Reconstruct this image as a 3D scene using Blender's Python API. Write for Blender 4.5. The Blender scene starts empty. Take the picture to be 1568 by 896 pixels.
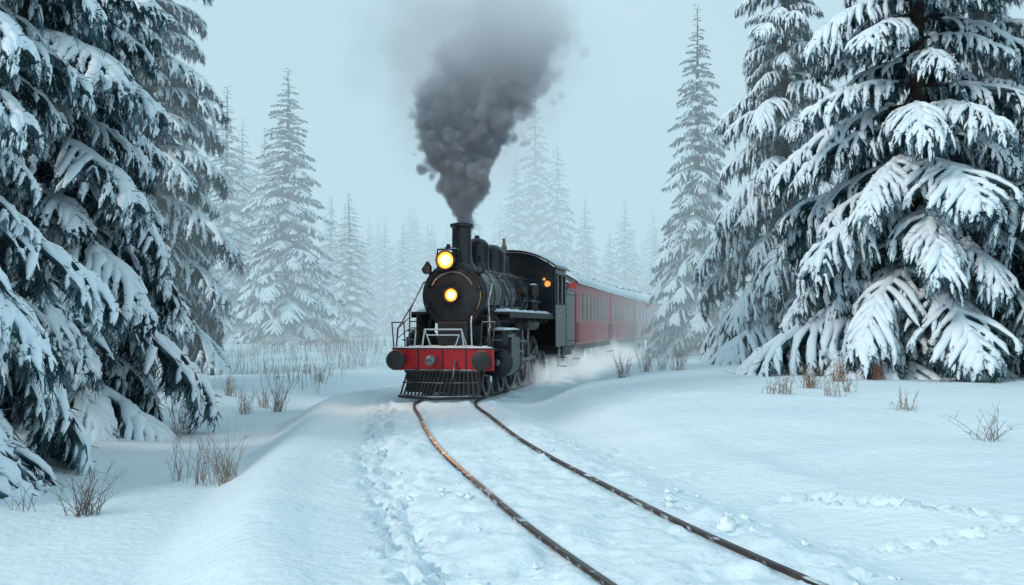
import bpy, math, numpy as np
from mathutils import Vector, Matrix
rng=np.random.default_rng(7)
S=bpy.context.scene
S.view_settings.view_transform='Standard'
try: S.view_settings.look='None'
except: pass
S.view_settings.exposure=0
COL=S.collection

# ---------------------------------------------------------------- materials
def newmat(n):
    m=bpy.data.materials.new(n); m.use_nodes=True
    nt=m.node_tree; b=nt.nodes['Principled BSDF']
    return m,nt,b
def N(nt,t,**k):
    n=nt.nodes.new(t)
    for a,v in k.items(): setattr(n,a,v)
    return n
def noise(nt,scale,detail=4,rough=.55,coord='Object'):
    tc=N(nt,'ShaderNodeTexCoord'); n=N(nt,'ShaderNodeTexNoise')
    n.inputs['Scale'].default_value=scale; n.inputs['Detail'].default_value=detail; n.inputs['Roughness'].default_value=rough
    nt.links.new(tc.outputs[coord],n.inputs['Vector']); return n
def ramp(nt,src,stops):
    r=N(nt,'ShaderNodeValToRGB'); e=r.color_ramp.elements
    while len(e)<len(stops): e.new(.5)
    for i,(p,c) in enumerate(stops):
        e[i].position=p; e[i].color=(*c,1) if len(c)==3 else c
    nt.links.new(src,r.inputs[0]); return r
def bump(nt,b,src,st,dist=.02):
    bp=N(nt,'ShaderNodeBump'); bp.inputs['Strength'].default_value=st; bp.inputs['Distance'].default_value=dist
    nt.links.new(src,bp.inputs['Height']); nt.links.new(bp.outputs[0],b.inputs['Normal'])
def simple(n,stops,scale,rough=.6,metal=0,bst=.3,bscale=None,bdist=.01,spec=.5,bdet=2):
    m,nt,b=newmat(n); no=noise(nt,scale,3); r=ramp(nt,no.outputs[0],stops)
    nt.links.new(r.outputs[0],b.inputs['Base Color']); b.inputs['Roughness'].default_value=rough; b.inputs['Metallic'].default_value=metal
    b.inputs['Specular IOR Level'].default_value=spec
    if bst>0:
        n2=noise(nt,bscale or scale*3,bdet); bump(nt,b,n2.outputs[0],bst,bdist)
    return m
def frosted(n,stops,scale,rough,lo,hi,metal=0,spec=.5):
    """painted surface whose upward-facing parts carry settled snow"""
    m,nt,b=newmat(n); no=noise(nt,scale); r=ramp(nt,no.outputs[0],stops)
    g=N(nt,'ShaderNodeNewGeometry'); sx=N(nt,'ShaderNodeSeparateXYZ'); nt.links.new(g.outputs['Normal'],sx.inputs[0])
    n2=noise(nt,4.0,6,.65); ad=N(nt,'ShaderNodeMath',operation='MULTIPLY_ADD'); nt.links.new(n2.outputs[0],ad.inputs[0]); ad.inputs[1].default_value=.9
    nt.links.new(sx.outputs[2],ad.inputs[2])
    mr=N(nt,'ShaderNodeMapRange'); nt.links.new(ad.outputs[0],mr.inputs[0]); mr.inputs[1].default_value=lo; mr.inputs[2].default_value=hi
    mx=N(nt,'ShaderNodeMix',data_type='RGBA'); nt.links.new(mr.outputs[0],mx.inputs[0]); nt.links.new(r.outputs[0],mx.inputs[6]); mx.inputs[7].default_value=(.8,.85,.9,1)
    nt.links.new(mx.outputs[2],b.inputs['Base Color'])
    rr=N(nt,'ShaderNodeMapRange'); nt.links.new(mr.outputs[0],rr.inputs[0]); rr.inputs[3].default_value=rough; rr.inputs[4].default_value=.8
    nt.links.new(rr.outputs[0],b.inputs['Roughness']); b.inputs['Metallic'].default_value=metal; b.inputs['Specular IOR Level'].default_value=spec
    n3=noise(nt,25,4); bump(nt,b,n3.outputs[0],.12,.01)
    return m
SN=((.3,(.77,.87,.93)),(.7,(.87,.93,.97)))
snow_m=simple('snow_soft',SN,3,.8,0,0,spec=.2)
snow_g=simple('snow_ground',((.3,(.75,.86,.92)),(.7,(.85,.93,.97))),.35,.8,0,.65,7,.07,.15,bdet=6)
needle_m=simple('needles_frosted',((.35,(.018,.042,.048)),(.52,(.045,.09,.105)),(.68,(.24,.35,.40))),2.2,.85,0,0,spec=.1)
bark_m=simple('bark',((.3,(.02,.016,.014)),(.6,(.06,.045,.037)),(.75,(.3,.32,.33))),5,.9,0,.8,12,.03,.2)
black_m=frosted('black_paint',((.3,(.009,.010,.013)),(.7,(.018,.020,.024))),3,.26,1.42,1.62)
black2_m=frosted('sooty_iron',((.3,(.012,.012,.013)),(.7,(.035,.034,.034))),5,.5,1.3,1.5)
rail_m=frosted('frosted_handrail',((.3,(.02,.02,.022)),(.6,(.05,.05,.055)),(.8,(.3,.33,.35))),6,.5,1.0,1.3)
white_rail_m=frosted('white_frost_rail',((.3,(.45,.5,.53)),(.7,(.7,.74,.77))),9,.6,.9,1.2)
steel_m=frosted('worn_steel',((.3,(.12,.115,.11)),(.7,(.28,.27,.26))),6,.38,1.35,1.6,.8)
red_m=frosted('red_paint',((.3,(.46,.010,.018)),(.7,(.60,.018,.028))),4,.4,1.3,1.5)
carred_m=frosted('carriage_red',((.3,(.44,.022,.030)),(.7,(.56,.034,.045))),1.5,.42,1.35,1.6)
trim_m=simple('carriage_trim',((.3,(.38,.14,.11)),(.7,(.60,.33,.27))),4,.5)
glass_m=simple('carriage_glass',((.3,(.015,.017,.02)),(.7,(.05,.06,.065))),1.0,.2,0,.05)
rust_m=simple('rail_rust',((.3,(.02,.014,.012)),(.55,(.05,.028,.021)),(.66,(.5,.53,.56))),4,.6,.1,.3,20)
railtop_m=simple('rail_head',((.3,(.022,.022,.024)),(.60,(.06,.05,.048)),(.68,(.7,.75,.78))),2.6,.4,.2,.1,20)
straw_m=simple('dry_stalks',((.3,(.15,.10,.07)),(.55,(.32,.24,.17)),(.72,(.55,.51,.47))),3,.85,0,0)
rusty_m=simple('rusty_undergrowth',((.3,(.14,.06,.035)),(.55,(.31,.15,.085)),(.72,(.5,.42,.36))),3,.85,0,0)
twig_m=simple('twigs',((.3,(.06,.045,.04)),(.6,(.15,.115,.10)),(.75,(.5,.5,.5))),5,.85,0,0)
def emis(n,c,s):
    m,nt,b=newmat(n); no=noise(nt,6); r=ramp(nt,no.outputs[0],((.3,tuple(x*.9 for x in c)),(.7,c)))
    nt.links.new(r.outputs[0],b.inputs['Emission Color']); b.inputs['Emission Strength'].default_value=s
    b.inputs['Base Color'].default_value=(*c,1); return m
lamp_in=emis('lamp_filament_glow',(1,.74,.36),8)
lamp_out=emis('lamp_reflector_glow',(1,.27,.03),2.0)
cablamp=emis('cab_lamp_glow',(1,.33,.06),1.1)
digits_m=simple('painted_numerals',((.3,(.5,.48,.42)),(.7,(.65,.62,.55))),8,.6)

# ---------------------------------------------------------------- mesh builder
def tubeq(path,rad,sides=6,flat=1.0,up=(0,0,1)):
    P=np.asarray(path,float); n=len(P); T=np.gradient(P,axis=0); T/=np.linalg.norm(T,axis=1)[:,None]+1e-9
    u=np.array(up,float); Sd=np.cross(T,u); l=np.linalg.norm(Sd,axis=1)
    Sd[l<1e-3]=(1,0,0); Sd/=np.linalg.norm(Sd,axis=1)[:,None]; U=np.cross(Sd,T)
    a=np.arange(sides)*2*math.pi/sides; rad=np.broadcast_to(rad,(n,))
    V=P[:,None]+rad[:,None,None]*(np.cos(a)[None,:,None]*Sd[:,None]+flat*np.sin(a)[None,:,None]*U[:,None])
    i=np.arange(n-1)[:,None]*sides; j=np.arange(sides)[None]; k=(j+1)%sides
    F=np.stack([i+j,i+k,i+sides+k,i+sides+j],-1).reshape(-1,4)
    return V.reshape(-1,3),F
class Q:   # all-quad numpy builder
    def __init__(s): s.V=[];s.F=[];s.M=[];s.n=0
    def add(s,V,F,m):
        s.V.append(V.astype(np.float32)); s.F.append((F+s.n).astype(np.int32)); s.M.append(np.full(len(F),m,np.int32) if np.isscalar(m) else m); s.n+=len(V)
    def arr(s): return np.concatenate(s.V),np.concatenate(s.F),np.concatenate(s.M)
def quadmesh(name,V,F,M,mats,smooth=True):
    me=bpy.data.meshes.new(name); me.vertices.add(len(V)); me.vertices.foreach_set('co',V.astype(np.float32).ravel())
    me.loops.add(F.size); me.loops.foreach_set('vertex_index',F.astype(np.int32).ravel())
    me.polygons.add(len(F)); me.polygons.foreach_set('loop_start',np.arange(len(F),dtype=np.int32)*4)
    me.polygons.foreach_set('material_index',M.astype(np.int32)); me.polygons.foreach_set('use_smooth',np.full(len(F),smooth))
    for m in mats: me.materials.append(m)
    me.update(calc_edges=True); return me
class MB:
    def __init__(s): s.v=[];s.f=[];s.m=[]
    def box(s,x0,x1,y0,y1,z0,z1,m=0,rot=None):
        b=len(s.v); c=[(x,y,z) for z in(z0,z1) for y in(y0,y1) for x in(x0,x1)]
        s.v+=c
        for q in((0,2,3,1),(4,5,7,6),(0,1,5,4),(2,6,7,3),(0,4,6,2),(1,3,7,5)): s.f.append(tuple(b+i for i in q)); s.m.append(m)
    def ring(s,rings,m,closed=True,cap0=True,cap1=True):
        b=len(s.v); n=len(rings[0])
        for r in rings: s.v+=[tuple(p) for p in r]
        for i in range(len(rings)-1):
            for j in range(n):
                k=(j+1)%n
                if not closed and k==0: continue
                s.f.append((b+i*n+j,b+i*n+k,b+(i+1)*n+k,b+(i+1)*n+j)); s.m.append(m)
        if cap0: s.f.append(tuple(b+j for j in range(n))[::-1]); s.m.append(m)
        if cap1: s.f.append(tuple(b+(len(rings)-1)*n+j for j in range(n))); s.m.append(m)
    def lathe(s,o,ax,prof,m=0,seg=32,cap=True):
        ax=Vector(ax).normalized(); u=ax.orthogonal().normalized(); w=ax.cross(u); o=Vector(o)
        R=[]
        for r,h in prof:
            R.append([o+ax*h+(u*math.cos(a)+w*math.sin(a))*max(r,1e-4) for a in [2*math.pi*i/seg for i in range(seg)]])
        s.ring(R,m,True,cap,cap)
    def cyl(s,p0,p1,r,m=0,seg=16,r1=None):
        p0=Vector(p0);p1=Vector(p1); s.lathe(p0,p1-p0,[(r,0),(r if r1 is None else r1,(p1-p0).length)],m,seg)
    def tube(s,path,r,m=0,seg=8):
        for a,b in zip(path[:-1],path[1:]): s.cyl(a,b,r,m,seg)
        for p in path[1:-1]: s.ball(p,r,m,seg)
    def ball(s,c,r,m=0,seg=12,fl=1.0):
        s.lathe(c,(0,0,1),[(r*math.sin(math.pi*i/8),-r*fl*math.cos(math.pi*i/8)) for i in range(9)],m,seg,False)
    def torus(s,c,ax,R,r,m=0,seg=32,ms=8):
        ax=Vector(ax).normalized(); u=ax.orthogonal().normalized(); w=ax.cross(u); c=Vector(c); rr=[]
        for i in range(seg+1):
            a=2*math.pi*i/seg; d=u*math.cos(a)+w*math.sin(a)
            rr.append([c+d*(R+r*math.cos(t))+ax*r*math.sin(t) for t in [2*math.pi*k/ms for k in range(ms)]])
        s.ring(rr,m,True,False,False)
    def snowpad(s,x0,x1,y0,y1,z,th,m=0,step=.06,zf=None):
        nx=max(4,int((x1-x0)/step)); ny=max(4,int((y1-y0)/step)); nx=min(nx,60);ny=min(ny,160)
        b=len(s.v); ph=rng.random(4)*9
        for j in range(ny+1):
            for i in range(nx+1):
                x=x0+(x1-x0)*i/nx; y=y0+(y1-y0)*j/ny
                e=min(min(x-x0,x1-x),min(y-y0,y1-y)); e=min(1,e/(th*1.0+1e-6)); h=th*math.sqrt(max(0,1-(1-e)**2))
                h*=.75+.25*math.sin(x*7+ph[0]+math.sin(y*5+ph[1]))*math.sin(y*6.3+ph[2])+rng.random()*.08
                zz=(zf(x,y) if zf else z)
                s.v.append((x,y,zz+h-.004))
        for j in range(ny):
            for i in range(nx):
                a=b+j*(nx+1)+i; s.f.append((a,a+1,a+nx+2,a+nx+1)); s.m.append(m)
    def obj(s,name,mats,parent=None,bevel=0,ang=.7):
        me=bpy.data.meshes.new(name); me.from_pydata([tuple(v) for v in s.v],[],s.f); 
        for m in mats: me.materials.append(m)
        me.polygons.foreach_set('material_index',s.m); me.polygons.foreach_set('use_smooth',[True]*len(s.f)); me.update()
        me.set_sharp_from_angle(angle=ang)
        o=bpy.data.objects.new(name,me); COL.objects.link(o)
        if parent: o.parent=parent
        if bevel:
            bv=o.modifiers.new('bevel','BEVEL'); bv.width=bevel; bv.segments=2; bv.limit_method='ANGLE'; bv.harden_normals=True
        return o
def empty(name,loc,rz=0):
    o=bpy.data.objects.new(name,None); o.location=loc; o.rotation_euler=(0,0,rz); COL.objects.link(o); return o

# ---------------------------------------------------------------- noise + track line
def vn(x,y,seed):
    ix=np.floor(x).astype(np.int64); iy=np.floor(y).astype(np.int64); fx=x-ix; fy=y-iy
    fx=fx*fx*(3-2*fx); fy=fy*fy*(3-2*fy)
    def h(a,b):
        n=(a*374761393+b*668265263+seed*974634777)&0xffffffff; n=((n^(n>>13))*1274126177)&0xffffffff; n^=n>>16; return (n&0xffffff)/0xffffff
    return (h(ix,iy)*(1-fx)+h(ix+1,iy)*fx)*(1-fy)+(h(ix,iy+1)*(1-fx)+h(ix+1,iy+1)*fx)*fy-.5
def fbm(x,y,seed,oct=4):
    r=0;a=1
    for o in range(oct): r=r+a*vn(x*2**o+o*17.3,y*2**o-o*9.1,seed+o); a*=.5
    return r
CP=np.array([(-60,25),(-12,7.7),(3,2.72),(7.2,1.42),(9.5,.81),(11.2,.43),(13.5,-.07),(17,-.70),(21,-1.25),(24.3,-1.6),(27,-1.2),(30,-.5),(33,.2),(37,1.1),(49,3.6),(60,6.1),(72,9.6),(90,17),(120,33),(160,60)])
def natspline(X,Y):
    n=len(X);h=np.diff(X);A=np.zeros((n,n));b=np.zeros(n);A[0,0]=A[-1,-1]=1
    for i in range(1,n-1):
        A[i,i-1]=h[i-1];A[i,i]=2*(h[i-1]+h[i]);A[i,i+1]=h[i];b[i]=3*((Y[i+1]-Y[i])/h[i]-(Y[i]-Y[i-1])/h[i-1])
    c=np.linalg.solve(A,b); return c
_c=natspline(CP[:,0],CP[:,1])
def xc(y):
    y=np.asarray(y,float); X,Y=CP[:,0],CP[:,1]; yy=np.clip(y,X[0],X[-1]); i=np.clip(np.searchsorted(X,yy)-1,0,len(X)-2); h=X[i+1]-X[i]; t=yy-X[i]
    b=(Y[i+1]-Y[i])/h-h*(2*_c[i]+_c[i+1])/3; d=(_c[i+1]-_c[i])/(3*h); return Y[i]+b*t+_c[i]*t*t+d*t**3
def sstep(a,b,x): t=np.clip((x-a)/(b-a),0,1); return t*t*(3-2*t)
def ground_h(x,y,detail=True):
    dx=x-xc(y)
    h=.14*fbm(x*.2,y*.2,3,3)+.5*fbm(x*.03,y*.03,5,2)*sstep(6,30,np.abs(dx))
    h=h-.05
    h=h*sstep(1.0,3.5,np.abs(dx))
    ledge=-2.9-.35*np.sin(y*.22)-.02*y
    h=h-.44*sstep(.1,-1.0,dx-ledge)+.48*sstep(-5.5,-9,dx)
    h=h+.09*np.exp(-((dx-ledge-.25)/.35)**2)
    h=h-.11*np.exp(-((dx+1.78)/.36)**2)*sstep(24,14,y)
    h=h+.34*sstep(1.7,4.2,dx)*sstep(12,20,y)*sstep(60,34,y)
    h=h-.07*np.exp(-((dx-1.9)/.45)**2)
    h=h+.22*sstep(2.2,6,dx)+.08*np.exp(-((dx-3.1)/.45)**2)*sstep(6,10,y)
    h=h+.9*sstep(42,75,y)*sstep(4,14,np.abs(dx))
    if detail:
        w=sstep(1.6,.75,np.abs(dx)); bed=sstep(.72,.55,np.abs(dx))
        h=h+.008*sstep(1.3,.9,np.abs(dx))
        h=h+w*.07*fbm(x*2.0,y*2.0,11,4)+bed*(.042*np.sin(y*2*math.pi/.62+1.5*vn(x*.8,y*.8,61))*(.5+vn(x*1.2,y*1.2,21))+.045*fbm(x*5,y*5,71,3)+.02)
        side=np.exp(-((np.abs(dx)-1.12)/.30)**2)
        h=h+side*(.03+.16*fbm(x*2.6,y*2.6,31,4))
        inn=np.exp(-((np.abs(dx)-.52)/.12)**2); h=h+inn*.07*fbm(x*4,y*4,35,3)
        h=h+.04*fbm(x*.9,y*.9,41,4)*sstep(.8,1.6,np.abs(dx))+.035*fbm(x*.5,y*1.6,43,5)*sstep(2.2,3.5,dx)
        for s in(-1,1):
            e=np.abs(dx-s*.7175); h=h-(h+.004)*np.exp(-(e/(.07+.05*(vn(x*3,y*3,51)+.5)))**4)
    return h
# ---------------------------------------------------------------- ground sheet
a=[0.0]
st=.055
while a[-1]<7: a.append(a[-1]+st)
while a[-1]<520: st*=1.05; a.append(a[-1]+st)
a=np.array(a); xs=np.concatenate([-a[:0:-1],a])
ys=list(np.linspace(-60,3.5,30)); 
while ys[-1]<620: ys.append(ys[-1]*(1.0065 if ys[-1]<40 else 1.02))
ys=np.array(ys)
X,Y=np.meshgrid(xs,ys); Z=ground_h(X,Y)
def stamp(px,py,ang,a_,b_,dep):
    r=max(a_,b_)*2.6; i0,i1=np.searchsorted(xs,[px-r,px+r]); j0,j1=np.searchsorted(ys,[py-r,py+r])
    if i1<=i0 or j1<=j0: return
    x=X[j0:j1,i0:i1]-px; y=Y[j0:j1,i0:i1]-py; c,s=math.cos(ang),math.sin(ang); u=(x*c+y*s)/a_; v=(-x*s+y*c)/b_; q=u*u+v*v
    Z[j0:j1,i0:i1]+= -dep*np.exp(-q**1.5)+dep*.35*np.exp(-(np.sqrt(q)-1.5)**2/.12)
fp=np.array([(5,-.1),(7.2,-.55),(7.9,-.75),(10.96,-1.32),(14.25,-1.97),(20.4,-2.75),(24,-3.1)])
y=5.0
while y<24:
    x=np.interp(y,fp[:,0],fp[:,1])
    for s in(-1,1):
        for k in range(2): stamp(x+s*rng.uniform(.04,.24),y+rng.uniform(-.2,.2),rng.uniform(-.5,.5),.07*rng.uniform(.8,1.3),.11*rng.uniform(.8,1.4),rng.uniform(.055,.11))
    y+=.25
for k in range(26):
    t=k/26; stamp(2.9+1.7*t+rng.uniform(-.15,.15),10.9-1.6*t+rng.uniform(-.1,.1),rng.uniform(-1,1),.08,.12,rng.uniform(.07,.10))
for k in range(24):
    t=k/24; stamp(3.2+2.6*t+rng.uniform(-.12,.12),8.6+.4*t+rng.uniform(-.1,.1),rng.uniform(-1,1),.07,.11,rng.uniform(.05,.09))
for k in range(130):
    yy=rng.uniform(7,22); stamp(float(xc(yy))+rng.uniform(-2.3,-1.1),yy,rng.uniform(0,3),rng.uniform(.05,.16),rng.uniform(.05,.16),rng.uniform(-.05,.06))
for k in range(150):
    yy=rng.uniform(7,22); stamp(float(xc(yy))+rng.uniform(1.0,2.4),yy,rng.uniform(0,3),rng.uniform(.04,.14),rng.uniform(.04,.14),rng.uniform(-.055,.045))
for k in range(120):
    yy=rng.uniform(6.5,20); stamp(float(xc(yy))+rng.uniform(-.55,.55),yy,rng.uniform(0,3),rng.uniform(.04,.12),rng.uniform(.04,.12),rng.uniform(-.03,.04))
V=np.stack([X,Y,Z],-1).reshape(-1,3); nx=len(xs); ny=len(ys)
i=np.arange(ny-1)[:,None]*nx+np.arange(nx-1)[None]; F=np.stack([i,i+1,i+nx+1,i+nx],-1).reshape(-1,4)
g=bpy.data.objects.new('snowy_ground',quadmesh('snowy_ground',V,F,np.zeros(len(F)),[snow_g])); COL.objects.link(g)
def gz(x,y): return float(ground_h(np.array([x]),np.array([y]),False)[0])
def gza(x,y): return ground_h(np.asarray(x,float),np.asarray(y,float),False)

q=Q()
for (x,y,r) in [(2.0,9.25,.10),(2.2,9.05,.05),(1.85,9.5,.045)]+[(float(xc(yy))+sg*rng.uniform(.95,1.7),yy,rng.uniform(.015,.05)) for yy,sg in zip(rng.uniform(7,22,90),rng.choice([-1,1],90))]:
    th=np.linspace(0,math.pi,8); P=[(x+.1*r*math.sin(5*t),y,gz(x,y)+r*.35-r*.7*math.cos(t)) for t in th]; v,f=tubeq(P,r*np.maximum(np.sin(th),.02)*(1+.25*rng.standard_normal(8)),10,up=(0,1,0)); v+=rng.normal(0,r*.09,v.shape); q.add(v,f,0)
o=bpy.data.objects.new('snow_clods',quadmesh('snow_clods',*q.arr(),[snow_m])); COL.objects.link(o)

# ---------------------------------------------------------------- rails
yy=np.concatenate([np.arange(-8,30,.15),np.arange(30,120,.6)]); cx=xc(yy); dxy=np.gradient(cx,yy); nrm=np.stack([np.ones_like(yy),-dxy],-1); nrm/=np.linalg.norm(nrm,axis=1)[:,None]
RT=.045
prof=[(-.029,.039),(-.024,.045),(.024,.045),(.029,.039),(.029,.014),(.010,.002),(.009,-.06),(.06,-.08),(-.06,-.08),(-.009,-.06),(-.010,.002),(-.029,.014)]
par=empty('railway_track',(0,0,0))
for s in(-1,1):
    n=len(yy); V=np.zeros((n,len(prof),3))
    for k,(a_,z) in enumerate(prof):
        V[:,k,0]=cx+nrm[:,0]*(s*.7175+a_); V[:,k,1]=yy+nrm[:,1]*(s*.7175+a_); V[:,k,2]=z
    m=len(prof); i=np.arange(n-1)[:,None]*m; j=np.arange(m)[None]; k=(j+1)%m
    F=np.stack([i+j,i+k,i+m+k,i+m+j],-1); M=np.zeros(F.shape[:2]); M[:,:3]=1
    o=bpy.data.objects.new('rail_'+('a' if s<0 else 'b'),quadmesh('rail',V.reshape(-1,3),F.reshape(-1,4),M.ravel(),[rust_m,railtop_m],False)); COL.objects.link(o); o.parent=par

# ---------------------------------------------------------------- spruce trees
def bough(seed,lvl,bare=.10):
    r=np.random.default_rng(seed); q=Q()
    def path(p0,yaw,p_a,p_b,L,n,wob=.1,pw=1.0):
        t=np.linspace(0,1,n); pit=p_a+(p_b-p_a)*t**pw; yw=yaw+np.cumsum(r.normal(0,wob/n,n)); d=np.stack([np.cos(yw)*np.cos(pit),np.sin(yw)*np.cos(pit),np.sin(pit)],-1)*(L/(n-1))
        P=np.array(p0)+np.concatenate([[[0,0,0]],np.cumsum((d[:-1]+d[1:])/2,0)]); return P,pit,yw
    def needles(P,cnt,ln,w):
        k=len(P)-1; t=r.random(cnt)*k; i=np.minimum(t.astype(int),k-1); b=P[i]+(P[i+1]-P[i])*(t-i)[:,None]; T=P[i+1]-P[i]; T/=np.linalg.norm(T,axis=1)[:,None]+1e-9
        d=r.normal(0,.45,(cnt,3))+T*.5; d[:,2]-=.75; d/=np.linalg.norm(d,axis=1)[:,None]; l=ln*r.uniform(.5,1.3,cnt)[:,None]
        s=np.cross(d,r.normal(0,1,(cnt,3))); s/=np.linalg.norm(s,axis=1)[:,None]; s*=w
        V=np.stack([b-s,b+s,b+d*l+s*.35,b+d*l-s*.35],1).reshape(-1,3); F=np.arange(cnt*4).reshape(-1,4); q.add(V,F,0)
    def snowtube(P,rr,sides,lumpy=.22,under=True):
        n=len(P); rr=np.asarray(rr)*(1+lumpy*r.standard_normal(n)); rr=np.maximum(rr,.001); rr[-1]*=.25
        A=P.copy(); A[:,2]+=rr*.35; v,f=tubeq(A,rr,sides,.8); v=v+r.normal(0,rr.mean()*.10,v.shape); q.add(v,f,1)
        if under: B=P.copy(); B[:,2]-=rr*.45; v,f=tubeq(B,rr*1.05,max(4,sides-1),.75); v=v+r.normal(0,rr.mean()*.15,v.shape); q.add(v,f,0)
    nm=12 if lvl>1 else 7
    P,pit,yw=path((0,0,0),0,.12,-.85,1.0,nm,.25,1.2)
    T=np.linspace(0,1,nm)
    v,f=tubeq(P,.014*(1-T*.8),5); q.add(v,f,2)
    k0=2 if lvl>1 else 1
    rad=(.034 if lvl>1 else .055)*(1-.35*T); rad[:k0+1]*=.4
    snowtube(P[k0:],rad[k0:],7 if lvl>1 else 5)
    ns=13 if lvl==3 else (11 if lvl==2 else 7)
    for sg in(-1,1):
        for i in range(ns):
            t=.14+.82*(i+r.uniform(.1,.9))/ns; fi=t*(nm-1); a=int(fi); p=P[a]+(P[min(a+1,nm-1)]-P[a])*(fi-a)
            L=.36*(math.sin(math.pi*min(1,t*.80+.15))**.8)*r.uniform(.65,1.15)
            y0=yw[a]+sg*(1.05-.45*t)*r.uniform(.75,1.2); pa=pit[a]*.7-.05+r.normal(0,.1); pb=-1.15+r.normal(0,.2)
            n2=6 if lvl>1 else 4
            B,pt2,yw2=path(p,y0,pa,pb,L,n2,.4,1.1); t2=np.linspace(0,1,n2)
            rs=(.027 if lvl==3 else .032 if lvl==2 else .045)*(1-.35*t2)*r.uniform(.7,1.2)
            isb=r.random()<bare
            if not isb: snowtube(B,rs,6 if lvl>1 else 4)
            else:
                v,f=tubeq(B,rs*.55,4); q.add(v,f,0); snowtube(B,rs*.42,4,under=False)
            if lvl==3: needles(B,44+(26 if isb else 0),.075,.0035)
            elif lvl==2: needles(B,20,.08,.006)
            else: needles(B,7,.1,.012)
            if lvl==3:
                for sg2 in(-1,1):
                    for k in range(2 if L<.2 else 3):
                        tt=r.uniform(.3,1)*(n2-1); a2=min(int(tt),n2-2); pp=B[a2]+(B[a2+1]-B[a2])*(tt-a2)
                        C,_,_=path(pp,yw2[a2]+sg2*r.uniform(.5,1.2),pt2[a2]-.3,-1.4,r.uniform(.06,.13),4,.3)
                        if r.random()>bare*1.2: snowtube(C,np.linspace(.019,.011,4)*r.uniform(.7,1.2),5,.2,r.random()<.6)
                        needles(C,10,.06,.003)
    needles(P,{3:90,2:40,1:12}[lvl],.08,{3:.0035,2:.006,1:.012}[lvl])
    return q.arr()
TPL={l:[bough(100*l+i,l) for i in range({3:6,2:5,1:3}[l])] for l in(1,2,3)}
TPL[4]=[bough(400+i,3,.27) for i in range(5)]
def tree_arr(seed,H,R,lvl,spacing,per,z0=.5,power=.8,droop=0.0):
    r=np.random.default_rng(seed); q=Q()
    zt=np.linspace(-.4,H,14); Pt=np.stack([.06*np.sin(zt*.5),.06*np.cos(zt*.4),zt],-1)
    v,f=tubeq(Pt,np.maximum(.017*H*(1-zt/H)**.8,.012)+.0,12 if lvl>1 else 6,up=(0,1,0)); q.add(v,f,2)
    z=z0; yaw=r.uniform(0,6)
    while z<H-.15:
        u=z/H; L0=R*(1-u)**power
        n=max(3,int(round(per*(.6+.4*(1-u)))))
        for k in range(n):
            yaw+=2.399 if lvl>1 else 2*math.pi/n+.3
            L=max(.25,L0*r.uniform(.68,1.18)); tv,tf,tm=TPL[lvl][r.integers(len(TPL[lvl]))]
            pitch=(-.20-droop)*(1-u)+.30*u**1.5+r.normal(0,.07)
            c,s=math.cos(pitch),math.sin(pitch); W=tv*np.array([L,L*r.uniform(.85,1.2)*r.choice([-1,1]),L*r.uniform(.85,1.15)])
            W=np.stack([W[:,0]*c-W[:,2]*s,W[:,1],W[:,0]*s+W[:,2]*c],-1)
            ya=yaw+r.normal(0,.15); c,s=math.cos(ya),math.sin(ya); W=np.stack([W[:,0]*c-W[:,1]*s,W[:,0]*s+W[:,1]*c,W[:,2]+z+r.uniform(-.2,.2)],-1)
            q.add(W,tf,tm)
        z+=spacing*(1-.55*u)
    v,f=tubeq([(0,0,H-.3),(.01,0,H),(.02,0,H+.5)],[.04,.03,.005],5,up=(0,1,0)); q.add(v,f,1)
    return q.arr()
MT=[needle_m,snow_m,bark_m]
def tmesh(n,*a,**k):
    V,F,M=tree_arr(*a,**k); 
    return quadmesh(n,V,F,M,MT)
nearA=tmesh('near_a',1,18,5.2,3,.78,4.2,.8,.65,.08)
nearB=tmesh('near_b',2,17,3.9,4,.66,4.6,.6,.65,.15)
midA=tmesh('mid_a',3,18,3.5,2,.48,5.4,.6,.8)
midB=tmesh('mid_b',4,16,2.7,2,.50,5,.5,.8)
def tree(x,y,me,H0,H,R0,R,rot=0,dz=0):
    o=bpy.data.objects.new('snowy_spruce_tree',me); o.location=(x,y,gz(x,y)+dz); o.scale=(R/R0,R/R0,H/H0); o.rotation_euler=(0,0,rot); COL.objects.link(o); return o
# right group
tree(11.4,28,nearA,18,19,5.2,5.6,.3)
tree(10.4,38,nearA,18,18,5.2,4.3,1.1)
tree(17.4,26,nearA,18,20,5.2,5.4,2.4)
tree(16.8,36,nearA,18,21,5.2,5.6,4.0)
tree(10.8,58,midA,18,20.5,3.5,3.7,.5)
tree(13.8,50,midB,16,21,2.7,3.8,1.5)
tree(24,40,midA,18,22,3.5,5,2)
tree(22,55,midA,18,24,3.5,5,3)
# left group
tree(-8.7,14.0,nearB,17,16,3.9,3.9,.4)
tree(-10.2,20.5,nearB,17,19,3.9,4.9,2.0)
tree(-13.9,30,nearB,17,21,3.9,5.2,5.0)
tree(-14.7,40,nearB,17,23,3.9,5.0,3.3)
tree(-18,26,midA,18,20,3.5,5,1)
tree(-22,42,midA,18,22,3.5,5,2.5)
tree(-19,53,midB,16,23,2.7,4.0,.5)
# middle distance
tree(-14.9,66,midA,18,18.2,3.5,4.6,.2)
tree(-20.6,72,midB,16,18.5,2.7,3.7,.9)
tree(-13.7,84,midB,16,12.3,2.7,3.1,2.2)
tree(-21.8,88,midA,18,18.5,3.5,4.2,1.9)
tree(-18.0,99,midB,16,14,2.7,3.4,.3)
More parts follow.
